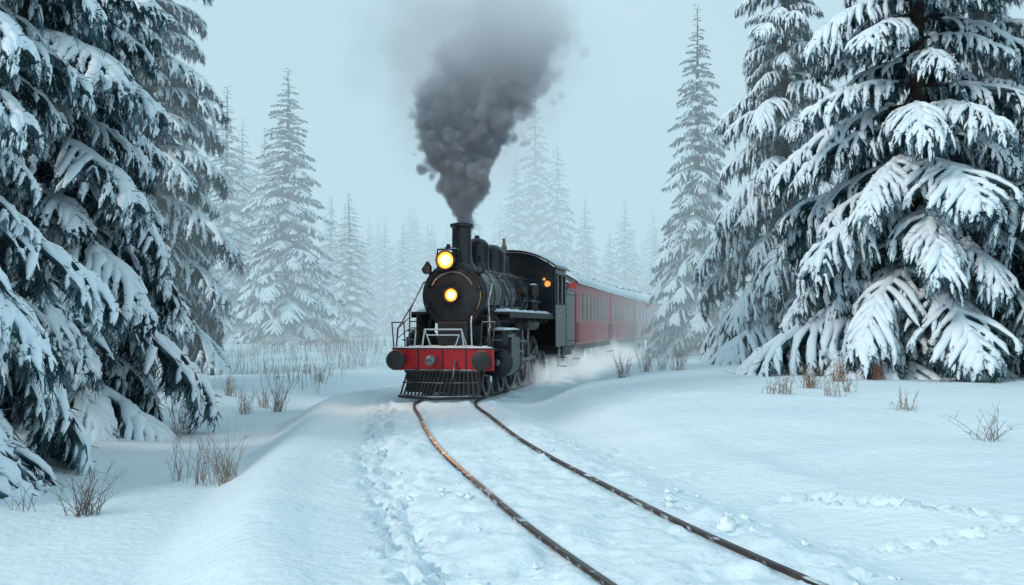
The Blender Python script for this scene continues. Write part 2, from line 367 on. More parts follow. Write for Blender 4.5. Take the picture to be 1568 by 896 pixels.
# distant forest: one parent, instanced trees
lows=[quadmesh('forest_tree',*tree_arr(50+i,18,4.0,1,.62,5,.5,.8),MT) for i in range(3)]
forest=empty('distant_forest',(0,0,0)); r=np.random.default_rng(5)
spots=[]
for k in range(200):
    spots.append((r.uniform(-120,130),r.uniform(116,175),r.uniform(12,20)))
for k in range(46): spots.append((r.uniform(-75,-24),r.uniform(78,115),r.uniform(15,21)))
for k in range(30): spots.append((r.uniform(30,80),r.uniform(55,115),r.uniform(16,22)))
spots+=[(3.0,126,30),(5.5,122,24),(.5,124,22),(11,112,12),(14,114,11),(17,118,13),(20,120,14),(9,118,13),(8,112,10),(-27,100,19),(-24,108,17),(-12,110,13),(-9,116,12),(-15,118,14)]
for x,y,H in spots:
    if abs(x-float(xc(y)))<6: continue
    s=H/18; o=bpy.data.objects.new('forest_tree',lows[r.integers(3)]); o.location=(x,y,gz(x,y)); o.scale=(s,s,s); o.rotation_euler=(0,0,r.uniform(0,6)); o.parent=forest; COL.objects.link(o)

# ---------------------------------------------------------------- dry plants
def shrub(name,x,y,n,h,spread,mat,curve=.5,branch=True,w=.006,area=0,areay=None):
    q=Q(); r=np.random.default_rng(int(abs(x*100+y*10)))
    g0=gz(x,y); OX=r.uniform(-1,1,n)*area if area else r.normal(0,.09,n); OY=r.uniform(-1,1,n)*(areay or area) if area else r.normal(0,.09,n)
    if area:
        keep=vn((OX+x)*.7,(OY+y)*.5,77)>-.12; OX=OX[keep];OY=OY[keep]
    G=gza(x+OX,y+OY)-g0
    for ox,oy,gg in zip(OX,OY,G):
        a=r.uniform(0,6.28); L=h*r.uniform(.4,1.15); lean=spread*r.uniform(.1,1); t=np.linspace(0,1,5)
        P=np.stack([ox+math.cos(a)*lean*L*(t+curve*t*t)*.7,oy+math.sin(a)*lean*L*(t+curve*t*t)*.7,L*(t-.25*lean*t*t)-.08+gg],-1)
        P+=r.normal(0,.012*L,P.shape)*t[:,None]
        v,f=tubeq(P,w*(1-.7*t)*r.uniform(.7,1.4),3,up=(.3,.9,.1)); q.add(v,f,0)
        if branch:
            for j in range(4):
                i=r.integers(1,4); p=P[i]; d=r.normal(0,.6,3); d[2]=abs(d[2])+.5; d/=np.linalg.norm(d); l=L*.22*r.uniform(.6,1.3)
                v,f=tubeq([p,p+d*l*.5+r.normal(0,.01,3),p+d*l],[w*.55,w*.45,w*.25],3,up=(.3,.9,.1)); q.add(v,f,0)
    o=bpy.data.objects.new(name,quadmesh(name,*q.arr(),[mat])); o.location=(x,y,g0); COL.objects.link(o)
def px(u,v,gh=0.0):
    d=(1.87-gh)*1524/(v-500); return (u-784)*d/1524,d
def sh(name,u,v,*a,**k):
    x,y=px(u,v,-.05)
    shrub(name,x,y,*a,**k)
sh('dry_shrub',128,742,46,.68,.9,twig_m,w=.0045)
sh('dry_shrub',345,708,36,.92,.5,straw_m,w=.0045)
sh('dry_shrub',312,702,20,.8,.45,straw_m,w=.0045)
sh('dry_shrub',278,697,14,.85,.35,straw_m,w=.0045)
sh('dry_shrub',30,740,10,.5,.9,twig_m,w=.004)
for u,v,n,h in[(425,608,36,1.05),(375,610,24,.9),(405,604,20,.8),(312,615,28,.9),(280,628,24,.8),(350,600,24,.85),(490,580,20,.85),(470,575,16,.75),(1200,650,26,.55),(1275,652,18,.6),(1300,645,16,.55),(1180,650,14,.5),(1380,668,22,.42),(955,598,26,.9),(990,590,24,1.0),(1040,592,24,.95),(1015,588,16,.8)]:
    sh('dry_shrub',u,v,n,h,.45,straw_m,w=.006)
sh('dry_shrub',1515,702,22,.6,1.3,twig_m,w=.0045)
for u,v,h in[(1240,634,.6),(1285,620,.7),(1340,616,.6),(262,600,.9),(300,588,.9)]:
    sh('rusty_bush',u,v,46,h,.5,rusty_m,w=.006)
shrub('dry_reed_bed',-11.0,42,1600,.8,.3,straw_m,branch=False,w=.008,area=5.6,areay=9)
shrub('dry_reed_bed',-9.5,60,1300,1.0,.3,rusty_m,branch=False,w=.011,area=6,areay=8)
shrub('dry_reed_bed',-12.5,27,420,.6,.3,rusty_m,branch=False,w=.006,area=3,areay=5)

# ---------------------------------------------------------------- locomotive
HD=.232
loco=empty('steam_locomotive',(-1.74,24.75,RT+.03),-HD)
BZ=2.60
m=MB()
m.box(-.52,.52,.16,9.3,.62,1.14,0); m.box(-1.12,1.12,.16,1.3,1.16,1.235,0); m.box(-.40,.40,.9,2.3,1.24,1.9,0)
m.obj('main_frame',[black2_m],loco,.01)
m=MB(); m.box(-1.30,1.30,0,.15,.70,1.23,0)
for x in(-.62,0.02,.62): m.box(x-.02,x+.02,-.012,.0,.71,1.22,1)
m.box(-1.32,1.32,-.02,.17,1.232,1.262,1)
for x in np.linspace(-1.22,1.22,17):
    for z in(.76,1.17):
        m.ball((x,-.003,z),.016,1,6)
m.obj('buffer_beam',[red_m,black2_m],loco,.008)
m=MB()
for s in(-1,1):
    m.lathe((s*1.10,0.0,.96),(0,-1,0),[(.17,0),(.17,.05),(.10,.06),(.09,.26),(.12,.28),(.235,.30),(.25,.33),(.24,.36),(.14,.385),(.02,.39)],0,32)
m.lathe((-.22,0,.96),(0,-1,0),[(.11,0),(.11,.05),(.06,.06),(.06,.22),(.13,.23),(.13,.33),(.07,.36)],1,14)
m.box(-.34,-.10,-.30,-.14,.86,1.05,1)
m.cyl((.35,-.02,.95),(.35,-.13,.80),.035,1,10); m.tube([(.35,-.13,.8),(.36,-.2,.6),(.30,-.17,.45)],.03,1)
m.obj('buffers_and_coupler',[black2_m,steel_m],loco,.006)
m=MB(); nb=19
def cb(x): return (-.18-.62*(1-abs(x)/1.05))
for i in range(nb):
    x=-1.0+2.0*i/(nb-1); p0=Vector((x*.88,-.04,.70)); p1=Vector((x*1.02,cb(x),.07))
    m.cyl(p0,p1,.026,0,6)
m.tube([(-1.06,cb(1.05),.06),(0,cb(0),.06),(1.06,cb(1.05),.06)],.045,0); m.tube([(-.95,-.05,.68),(.95,-.05,.68)],.045,0)
m.tube([(-.98,(cb(1.0)-.05)/2,.4),(0,-.42,.4),(.98,(cb(1.0)-.05)/2,.4)],.02,0)
m.box(-.95,.95,.05,.12,.15,.68,0)
m.obj('cowcatcher',[black2_m],loco)
m=MB() # boiler
m.lathe((0,1.0,BZ),(0,1,0),[(.0,.0),(.76,.0),(.82,.01),(.855,.04),(.86,.08),(.86,1.5),(.82,1.51),(.82,4.4),(.86,5.0),(.90,5.1),(.90,6.7)],0,56)
for y in(1.10,1.95,2.56,3.25,4.0,4.75,5.5,6.1,6.9): 
    r=.862 if y<2.5 else (.822 if y<5.3 else .90); r=.865 if y==5.5 else r
    m.lathe((0,y,BZ),(0,1,0),[(r,0),(r+.014,.004),(r+.014,.05),(r,.055)],0,56,False)
m.obj('boiler',[black_m],loco)
m=MB()
m.lathe((0,1.0,BZ),(0,-1,0),[(.70,-.01),(.70,.03),(.66,.05),(.5,.075),(.3,.095),(.0,.10)],0,48)
m.torus((0,.985,BZ),(0,1,0),.735,.022,0,48)
for i in range(28):
    a=i*2*math.pi/28; m.ball((.79*math.cos(a),.99,BZ+.79*math.sin(a)),.018,0,6)
for z in(-.28,.28):
    m.box(-.68,-.02,.88,.93,BZ+z-.03,BZ+z+.03,0); m.cyl((-.70,.92,BZ+z-.07),(-.70,.92,BZ+z+.07),.035,0,8)
for i in range(8):
    a=i*math.pi/4+.2; m.box(.66*math.cos(a)-.03,.66*math.cos(a)+.03,.93,.99,BZ+.66*math.sin(a)-.03,BZ+.66*math.sin(a)+.03,0)
pts=[(.60*math.cos(a),.86,BZ+.60*math.sin(a)) for a in np.linspace(.45,math.pi-.45,13)]; m.tube(pts,.014,1,6)
for p in(pts[0],pts[6],pts[12]): m.cyl(p,(p[0],.97,p[2]),.014,1,6)
m.obj('smokebox_door',[black_m,steel_m],loco)
m=MB() # centre lamp
m.lathe((0,.93,BZ),(0,-1,0),[(.19,0),(.19,.16),(.205,.17),(.205,.20),(.165,.20),(.155,.17)],0,28,False); m.lathe((0,.93,BZ),(0,-1,0),[(.16,.05),(.155,.15)],1,28); m.lathe((0,.93,BZ),(0,-1,0),[(.09,.16),(.06,.185),(.01,.19)],2,20)
hx,hy,hz=-.17,.98,3.50
m.lathe((hx,hy+.28,hz),(0,-1,0),[(.12,0),(.19,.04),(.235,.14),(.235,.42),(.255,.43),(.255,.47),(.215,.47),(.205,.43)],0,32,False)
m.lathe((hx,hy,hz),(0,-1,0),[(.21,.08),(.205,.13)],1,32); m.lathe((hx,hy,hz),(0,-1,0),[(.13,.135),(.08,.16),(.01,.17)],2,24)
m.box(hx-.27,hx+.27,hy-.05,hy+.3,hz-.30,hz-.255,0); m.box(hx-.06,hx+.06,hy+.05,hy+.22,hz-.5,hz-.28,0)
for s in(-1,1):
    m.tube([(hx+s*.25,hy+.05,hz-.28),(hx+s*.30,hy+.05,hz+.05),(hx+s*.27,hy+.05,hz+.28)],.022,0,6)
    m.tube([(hx+s*.25,hy+.1,hz-.28),(s*.42,1.15,BZ+.74)],.025,0,6)
m.box(hx-.28,hx+.28,hy+.02,hy+.30,hz+.28,hz+.31,0)
m.lathe((hx,hy+.12,hz+.30),(0,0,1),[(.09,0),(.09,.05),(.05,.08),(.05,.11),(.07,.12),(.02,.14)],0,14)
m.obj('headlamps',[black_m,lamp_out,lamp_in],loco)
m=MB()
for s in(-1,1):
    x=s*.72; z=3.32
    m.tube([(s*.62,1.2,BZ+.5),(x,1.1,z-.14)],.025,0,6)
    m.lathe((x,1.05,z-.16),(0,0,1),[(.10,0),(.11,.02),(.11,.20),(.08,.25),(.05,.29),(.05,.32)],0,14)
    m.lathe((x,.95,z-.05),(0,-1,0),[(.085,0),(.085,.05),(.06,.055)],1,16)
    m.torus((x+s*.02,.93,z-.05),(0,1,0),.085,.016,0,20,6)
m.obj('marker_lamps',[black_m,glass_m],loco)
m=MB()
m.lathe((0,1.75,BZ),(0,0,1),[(.42,.70),(.36,.82),(.29,.92),(.265,1.05),(.255,1.75),(.26,1.80),(.31,1.84),(.315,1.90),(.27,1.93),(.22,1.93),(.21,1.6)],0,36,False)
m.lathe((0,3.3,BZ),(0,0,1),[(.46,.66),(.38,.78),(.35,.88),(.34,1.40),(.35,1.42),(.35,1.46),(.32,1.52),(.23,1.62),(.10,1.67),(.07,1.69),(.07,1.74),(.01,1.76)],0,36,False)
m.lathe((0,4.95,BZ),(0,0,1),[(.52,.62),(.42,.76),(.38,.86),(.375,1.30),(.39,1.33),(.39,1.37),(.34,1.46),(.23,1.57),(.08,1.62),(.01,1.63)],0,36,False)
m.lathe((.0,6.15,BZ),(0,0,1),[(.36,.78),(.28,.86),(.25,.95),(.25,1.28),(.20,1.36),(.01,1.40)],0,28,False)
m.lathe((.18,5.75,BZ),(0,0,1),[(.05,.8),(.05,1.45),(.09,1.47),(.09,1.62),(.05,1.68),(.05,1.86),(.01,1.88)],1,14,False)
m.lathe((-.12,5.6,BZ),(0,0,1),[(.06,.8),(.06,1.3),(.10,1.33),(.08,1.5),(.01,1.54)],1,14,False)
m.cyl((.30,2.62,BZ+.80),(.30,2.62,BZ+1.12),.10,0,14)
m.lathe((0,2.45,BZ+.82),(0,0,1),[(.16,0),(.15,.06),(.11,.20),(.09,.28),(.01,.32)],1,20)
m.obj('chimney_and_domes',[black_m,steel_m],loco)
m=MB() # snow on the engine
for s in(-1,1): m.snowpad(s*1.0-.28 if s>0 else -1.30,1.30 if s>0 else -.78,1.7,7.5,2.19,.09,0,.09)
m.snowpad(-1.1,1.1,.18,.95,1.236,.08); m.snowpad(-1.3,1.3,-.015,.15,1.263,.035)
m.snowpad(.95,1.42,1.35,2.5,1.71,.07,0,.06); m.snowpad(-1.42,-.95,1.35,2.5,1.71,.07,0,.06)
m.snowpad(hx-.26,hx+.26,hy+.03,hy+.29,hz+.311,.03,0,.04)
m.obj('settled_snow',[snow_m],loco)
m=MB()
for s in(-1,1):
    a,b=(.74,1.36) if s>0 else(-1.36,-.74)
    m.box(a,b,1.6,7.62,2.13,2.19,0); 
    a,b=(1.33,1.365) if s>0 else(-1.365,-1.33); m.box(a,b,1.6,7.62,2.03,2.129,0)
    for y in np.arange(2.2,7.6,.9): m.box(s*1.04-.28,s*1.04+.28,y,y+.04,1.9,2.128,0)
    pr=[(s*.63,1.3,BZ+.68),(s*.63,7.55,BZ+.68)]; m.tube(pr,.018,1,8)
    for y in np.arange(1.4,7.5,.85): m.cyl((s*.55,y,BZ+.60),(s*.63,y,BZ+.68),.022,1,6)
    m.tube([(s*.88,2.3,2.32),(s*.90,5.0,2.32),(s*.92,5.1,2.55),(s*.95,7.5,2.55)],.035,0,8)
    m.tube([(s*.72,3.3,BZ+.45),(s*.88,3.45,BZ),(s*.94,3.5,2.2)],.022,0,8); m.tube([(s*.74,4.95,BZ+.45),(s*.89,4.9,BZ),(s*.94,4.8,2.2)],.022,0,8)
    m.tube([(s*.45,3.3,BZ+.85),(s*.74,3.1,BZ+.42),(s*.89,3.05,BZ-.1),(s*.92,3.0,2.2)],.018,1,8)
    m.lathe((s*1.12,4.2,1.86),(0,1,0),[(.02,0),(.15,.05),(.17,.12),(.17,1.5),(.15,1.57),(.02,1.62)],0,20)
    m.lathe((s*1.05,5.95,2.2),(0,0,1),[(.13,0),(.13,.3),(.16,.31),(.16,.36),(.08,.38),(.08,.5),(.15,.51),(.15,.85),(.05,.9)],0,18)
m.obj('running_boards',[black2_m,steel_m],loco,.006)
m=MB()
for s in(-1,1):
    m.tube([(s*1.22,.05,1.25),(s*1.20,.12,1.75),(s*1.00,.75,2.42),(s*.95,1.4,2.95),(s*.84,1.5,3.0)],.022,0,8)
    m.tube([(s*1.05,.55,1.25),(s*1.05,.60,2.2),(s*1.00,.75,2.42)],.020,0,8)
    m.tube([(s*1.21,.08,1.50),(s*1.05,.58,1.75)],.018,0,8); m.tube([(s*1.20,.12,1.75),(s*1.05,.60,2.05)],.018,0,8)
    m.tube([(s*1.28,.05,1.25),(s*1.34,.06,1.9),(s*1.02,.06,1.9),(s*.98,.05,1.25)],.018,0,8)
    for k in range(3): m.box(s*1.12-.2,s*1.12+.2,.75+.28*k,1.0+.28*k,1.43+.24*k,1.46+.24*k,1)
    m.box(s*.95-.03,s*.95+.0,.9,1.7,1.24,2.12,1)
m.obj('front_railings',[rail_m,black2_m],loco)
m=MB()
m.tube([(-.55,.08,1.25),(-.48,.08,1.72),(.48,.08,1.72),(.55,.08,1.25)],.020,0,8); m.tube([(-.3,.08,1.25),(-.42,.08,1.58),(.42,.08,1.58),(.3,.08,1.25)],.016,0,8)
for x in(-.48,.48): m.tube([(x,.08,1.72),(x,.55,1.3)],.016,0,8)
m.tube([(.75,.08,1.25),(.72,.1,1.9),(.60,.6,2.05)],.018,0,8); m.tube([(-.75,.08,1.25),(-.72,.1,1.7)],.018,0,8)
m.obj('front_guard_rail',[white_rail_m],loco)
m=MB()
for s in(-1,1):
    m.lathe((s*1.10,1.25,.86),(0,1,0),[(.10,0),(.30,.03),(.36,.06),(.40,.08),(.40,.14),(.38,.16),(.38,1.12),(.40,1.14),(.40,1.20),(.2,1.22)],0,36)
    m.lathe((s*1.12,1.35,1.45),(0,1,0),[(.08,-.12),(.18,-.10),(.24,-.02),(.26,.0),(.26,.06),(.24,.08),(.24,.95),(.26,.97),(.26,1.04),(.1,1.06)],0,30)
    a,b=(.7,1.44) if s>0 else(-1.44,-.7); m.box(a,b,1.42,2.38,.86,1.52,0)
    m.tube([(s*.95,1.9,1.6),(s*.90,1.85,2.0),(s*.78,1.8,2.3)],.14,0,14)
    m.lathe((s*1.10,1.17,.86),(0,1,0),[(.03,0),(.09,.02),(.09,.1)],1,14)
m.obj('cylinders',[black_m,steel_m],loco,.02)
def wheel(m,x,y,r,s,spokes,w=.13):
    m.lathe((x,y,r),(s,0,0),[(r+.02,-.02),(r+.02,0),(r,.01),(r,w),(r-.09,w),(r-.10,w-.03),(r-.10,.02),(r-.05,-.02)],1,40,False)
    m.lathe((x,y,r),(s,0,0),[(.14,-.02),(.14,w+.05),(.07,w+.06)],0,18)
    for k in range(spokes):
        a=2*math.pi*k/spokes; m.cyl((x+s*.06,y+.12*math.cos(a),r+.12*math.sin(a)),(x+s*.06,y+(r-.08)*math.cos(a),r+(r-.08)*math.sin(a)),.032,0,6)
m=MB()
for s in(-1,1):
    for y in(1.2,2.75): wheel(m,s*.70,y,.40,s,9)
    for y in(3.75,5.35,6.95): 
        wheel(m,s*.72,y,.74,s,15); m.lathe((s*.80,y+.0,.74),(s,0,0),[(.5,0),(.5,.04)],0,3)
    wheel(m,s*.7,8.6,.5,s,10)
    m.box(s*.62-.05,s*.62+.05,2.9,8.9,.55,.9,0)
for y in(1.2,2.75,3.75,5.35,6.95,8.6): m.cyl((-.72,y,.6),(.72,y,.6),.08,0,10)
m.obj('wheels',[black2_m,steel_m],loco)
m=MB()
for s in(-1,1):
    x=s*.98; c=(.22*math.cos(2.6),.22*math.sin(2.6)); z=.74+c[1]
    m.box(x-.03,x+.03,3.75+c[0]-.12,6.95+c[0]+.12,z-.055,z+.055,0)
    for y in(3.75,5.35,6.95): m.cyl((s*.86,y+c[0],z),(s*1.08,y+c[0],z),.09,0,14)
    x2=s*1.10; m.cyl((x2,3.15,.86),(x2,5.35+c[0],z),.05,0,8); m.cyl((x2,2.4,.86),(x2,3.2,.86),.035,0,8); m.box(x2-.08,x2+.08,3.0,3.35,.72,1.02,0)
    m.box(x2-.04,x2+.04,2.4,4.2,1.06,1.12,0); m.box(x2-.04,x2+.04,2.4,4.2,.60,.66,0)
    m.tube([(x2,3.1,.8),(x2,3.15,.45),(x2,3.7,.5)],.03,0,6)
    m.cyl((x2,3.3,1.5),(x2,2.4,1.45),.03,0,8); m.cyl((x2,3.3,1.55),(x2,3.25,.6),.035,0,8)
    m.cyl((x2,3.3,1.4),(x2,4.9,1.35),.035,0,8); m.tube([(x2,4.9,1.7),(x2+s*.02,4.82,1.35),(x2,4.9,1.0)],.05,0,8); m.cyl((x2,4.9,1.0),(x2,5.6,.9),.03,0,8)
    m.box(s*1.02-.1,s*1.02+.1,4.1,4.25,.6,2.1,0)
m.obj('side_rods',[steel_m],loco)
# cab
m=MB(); CW=1.42; y0,y1=7.62,9.5
def archz(x,zb,zt,hw): return zb+(zt-zb)*(1-(abs(x)/hw)**2.2)
for s in(-1,1):
    a,b=(CW-.05,CW) if s>0 else(-CW,-CW+.05)
    m.box(a,b,y0+.05,y1,1.15,2.55,0); m.box(a,b,y0+.05,y1,3.45,3.70,0)
    for p,qq in((y0+.05,y0+.22),(y0+.84,y0+.96),(y0+1.58,y1)): m.box(a,b,p,qq,2.55,3.45,0)
    fr=.025
    for p,qq in((y0+.22,y0+.84),(y0+.96,y0+1.58)):
        a2,b2=(CW-.035,CW-.02) if s>0 else(-CW+.02,-CW+.035); m.box(a2,b2,p,qq,2.55,3.45,1)
        a3,b3=(CW,CW+fr) if s>0 else(-CW-fr,-CW)
        m.box(a3,b3,p-.04,qq+.04,2.50,2.549,2); m.box(a3,b3,p-.04,qq+.04,3.451,3.50,2); m.box(a3,b3,p-.04,p-.001,2.55,3.45,2); m.box(a3,b3,qq+.001,qq+.04,2.55,3.45,2)
    for k in range(3): m.box(s*(CW-.1)-.15,s*(CW-.1)+.15,y1-.5,y1-.05,.45+.3*k,.48+.3*k,0)
    m.box(s*(CW-.2)-.02,s*(CW-.2)+.02,y1-.5,y1-.05,.45,1.2,0)
n=24
xsn=np.linspace(-CW,CW,n+1)
top=[(x,archz(x,3.66,4.18,CW)) for x in xsn]
poly=[(CW,2.0),(-CW,2.0)]+[(x,z) for x,z in top]
m.ring([[(x,y0,z) for x,z in poly],[(x,y0+.05,z) for x,z in poly]],0)
m.box(-CW,CW,y1-.05,y1,1.15,2.5,0)
for s in(-1,1):
    m.lathe((s*1.13,y0,3.25),(0,-1,0),[(.23,0),(.23,.03),(.19,.035),(.185,.01)],2,28,False); m.lathe((s*1.13,y0,3.25),(0,-1,0),[(.19,.004),(.188,.008)],1,28)
m.lathe((1.16,y0-.01,3.16),(0,-1,0),[(.10,0),(.09,.03),(.02,.045)],3,18)
m.lathe((1.05,y0-.01,3.31),(0,-1,0),[(.045,0),(.04,.02),(.01,.03)],3,12)
m.obj('cab',[black_m,glass_m,black2_m,cablamp],loco,.006)
m=MB()
R0=CW+.10
def roofring(y,hw,zb,zt,th):
    u=[(x,y,archz(x,zb,zt,hw)) for x in np.linspace(-hw,hw,25)]; d=[(x*.995,y,archz(x,zb,zt,hw)-th) for x in np.linspace(hw,-hw,25)]; return u+d
m.ring([roofring(y0-.35,R0,3.70,4.24,.05),roofring(y1+.2,R0,3.70,4.24,.05)],0)
m.ring([roofring(y0+.1,R0-.08,3.78,4.25,.06),roofring(y0+.9,R0-.06,3.80,4.31,.09),roofring(y1+.17,R0-.08,3.8,4.30,.09)],1)
m.obj('cab_roof',[black_m,snow_m],loco)
m=MB(); seg={'4':'fbgc','3':'abgcd','1':'bc'}
def digit(ch,y,z,w,h,t=.035):
    S_={'a':(0,w,h,h),'g':(0,w,h/2,h/2),'d':(0,w,0,0),'f':(0,0,h/2,h),'b':(w,w,h/2,h),'c':(w,w,0,h/2),'e':(0,0,0,h/2)}
    for c in seg[ch]:
        a,b_,c0,d=S_[c]; m.box(CW+.001,CW+.006,y+a-t/2,y+b_+t/2,z+c0-t/2,z+d+t/2,0)
for k,ch in enumerate('431'): digit(ch,y0+.5+.36*k,1.95,.22,.38)
m.obj('numerals',[digits_m],loco)
TL=1.7
ten=empty('tender',(loco.location.x+math.sin(HD)*9.8,loco.location.y+math.cos(HD)*9.8,RT+.03),-HD)
m=MB(); m.box(-1.38,1.38,0,TL,1.15,3.05,0); m.box(-1.25,1.25,-.1,TL+.1,.8,1.149,1)
m.box(-1.42,1.42,-.02,TL+.02,3.051,3.12,0); m.box(-1.2,1.2,.2,TL-.2,3.121,3.35,2)
for s in(-1,1):
    for y in(.42,TL-.42): wheel(m,s*.72,y,.40,s,9)
    for z in(1.3,2.9):
        for y in np.arange(.1,TL,.14): m.ball((s*1.382,y,z),.013,0,6)
    m.box(s*1.0-.04,s*1.0+.04,.2,TL-.2,.55,.85,1)
m.snowpad(-1.3,1.3,.1,TL-.1,3.34,.12,3,.15)
m.obj('tender_body',[black_m,black2_m,black2_m,snow_m],ten,.015)

# ---------------------------------------------------------------- carriages
m_y=np.linspace(20,120,2001); m_x=xc(m_y); sarc=np.concatenate([[0],np.cumsum(np.hypot(np.diff(m_x),np.diff(m_y)))])
def at(s): return Vector((np.interp(s,sarc,m_x),np.interp(s,sarc,m_y),RT+.03))
def build_car(L,par):
    W=1.40; m=MB()
    for s in(-1,1):
        a,b=(W-.06,W) if s>0 else(-W,-W+.06)
        m.box(a,b,0,L,1.12,2.05,0); m.box(a,b,0,L,3.02,3.42,0)
        nw=8; pitch=(L-1.6)/nw; e=.8; hg=.15
        edges=[0]
        for k in range(nw): edges+= [e+k*pitch+hg,e+(k+1)*pitch-hg]
        edges.append(L)
        for k in range(0,len(edges),2): m.box(a,b,edges[k],edges[k+1],2.05,3.02,0)
        a2,b2=(W-.035,W-.014) if s>0 else(-W+.014,-W+.035)
        for k in range(nw):
            p,q_=e+k*pitch+hg,e+(k+1)*pitch-hg
            m.box(a2,b2,p+.001,q_-.001,2.051,3.019,1)
            a3,b3=(W-.013,W+.006) if s>0 else(-W-.006,-W+.013)
            m.box(a3,b3,p+.002,p+.05,2.052,3.018,2); m.box(a3,b3,q_-.05,q_-.002,2.052,3.018,2); m.box(a3,b3,p+.051,q_-.051,2.052,2.095,2); m.box(a3,b3,p+.051,q_-.051,2.70,2.74,2)
        a4,b4=(W,W+.02) if s>0 else(-W-.02,-W)
        for z in(1.96,3.06,1.16): m.box(a4,b4,0,L,z,z+.05,2)
        for yd in(.12,L-.68): m.box(a4,b4,yd,yd+.04,1.212,1.958,3); m.box(a4,b4,yd+.52,yd+.56,1.212,1.958,3); m.box(s*1.35-.12,s*1.35+.12,yd,yd+.56,.6,.64,3)
    m.box(-W+.06,W-.06,0,.06,1.12,3.42,0); m.box(-W+.06,W-.06,L-.06,L,1.12,3.42,0)
    m.box(-.5,.5,-.25,0,1.15,3.2,3); m.box(-.5,.5,L,L+.25,1.15,3.2,3)
    m.box(-1.3,1.3,.05,L-.05,.92,1.119,3); m.box(-.7,.7,L*.35,L*.65,.45,.92,3)
    for c in(1.9,L-1.9):
        for s in(-1,1):
            for d in(-.75,.75): m.lathe((s*.72,c+d,.43),(s,0,0),[(.45,-.02),(.43,.02),(.43,.1),(.33,.1),(.30,.05),(.1,.05),(.08,.16)],3,24)
            m.box(s*.95-.05,s*.95+.05,c-1.25,c+1.25,.42,.68,3); 
            for d in(-.75,.75): m.box(s*1.0-.12,s*1.0+.12,c+d-.14,c+d+.14,.3,.6,3)
    m.obj('body',[carred_m,glass_m,trim_m,black2_m],par)
    m=MB()
    m.ring([roofring(-.08,W+.08,3.42,3.92,.06),roofring(L+.08,W+.08,3.42,3.92,.06)],0); m.obj('roof',[black2_m],par)
    m=MB(); nn=20; rr=[]
    for k in range(nn+1):
        yk=-.06+(L+.12)*k/nn; e=.04*rng.random(); rr.append(roofring(yk,W+.09,3.50-.02*rng.random(),4.07+e-(.06 if k in(0,nn) else 0),.13))
    m.ring(rr,0); m.obj('roof_snow',[snow_m],par,0,1.2)
    m=MB()
    for k in range(5): m.lathe((0,1.5+k*(L-3)/4,3.9),(0,0,1),[(.12,0),(.12,.25),(.17,.27),(.15,.33),(.01,.36)],0,12)
    m.obj('roof_vents',[black2_m],par)
s0=float(np.interp(ten.location.y+math.cos(HD)*(TL+.05),m_y,sarc))+.35
for k,L in enumerate([11.2,11.2,12.5,12.5,12.5]):
    p=at(s0);p2=at(s0+L); d=p2-p
    e=empty('passenger_carriage',p,-math.atan2(d.x,d.y)); build_car(d.length,e); s0+=L+.55

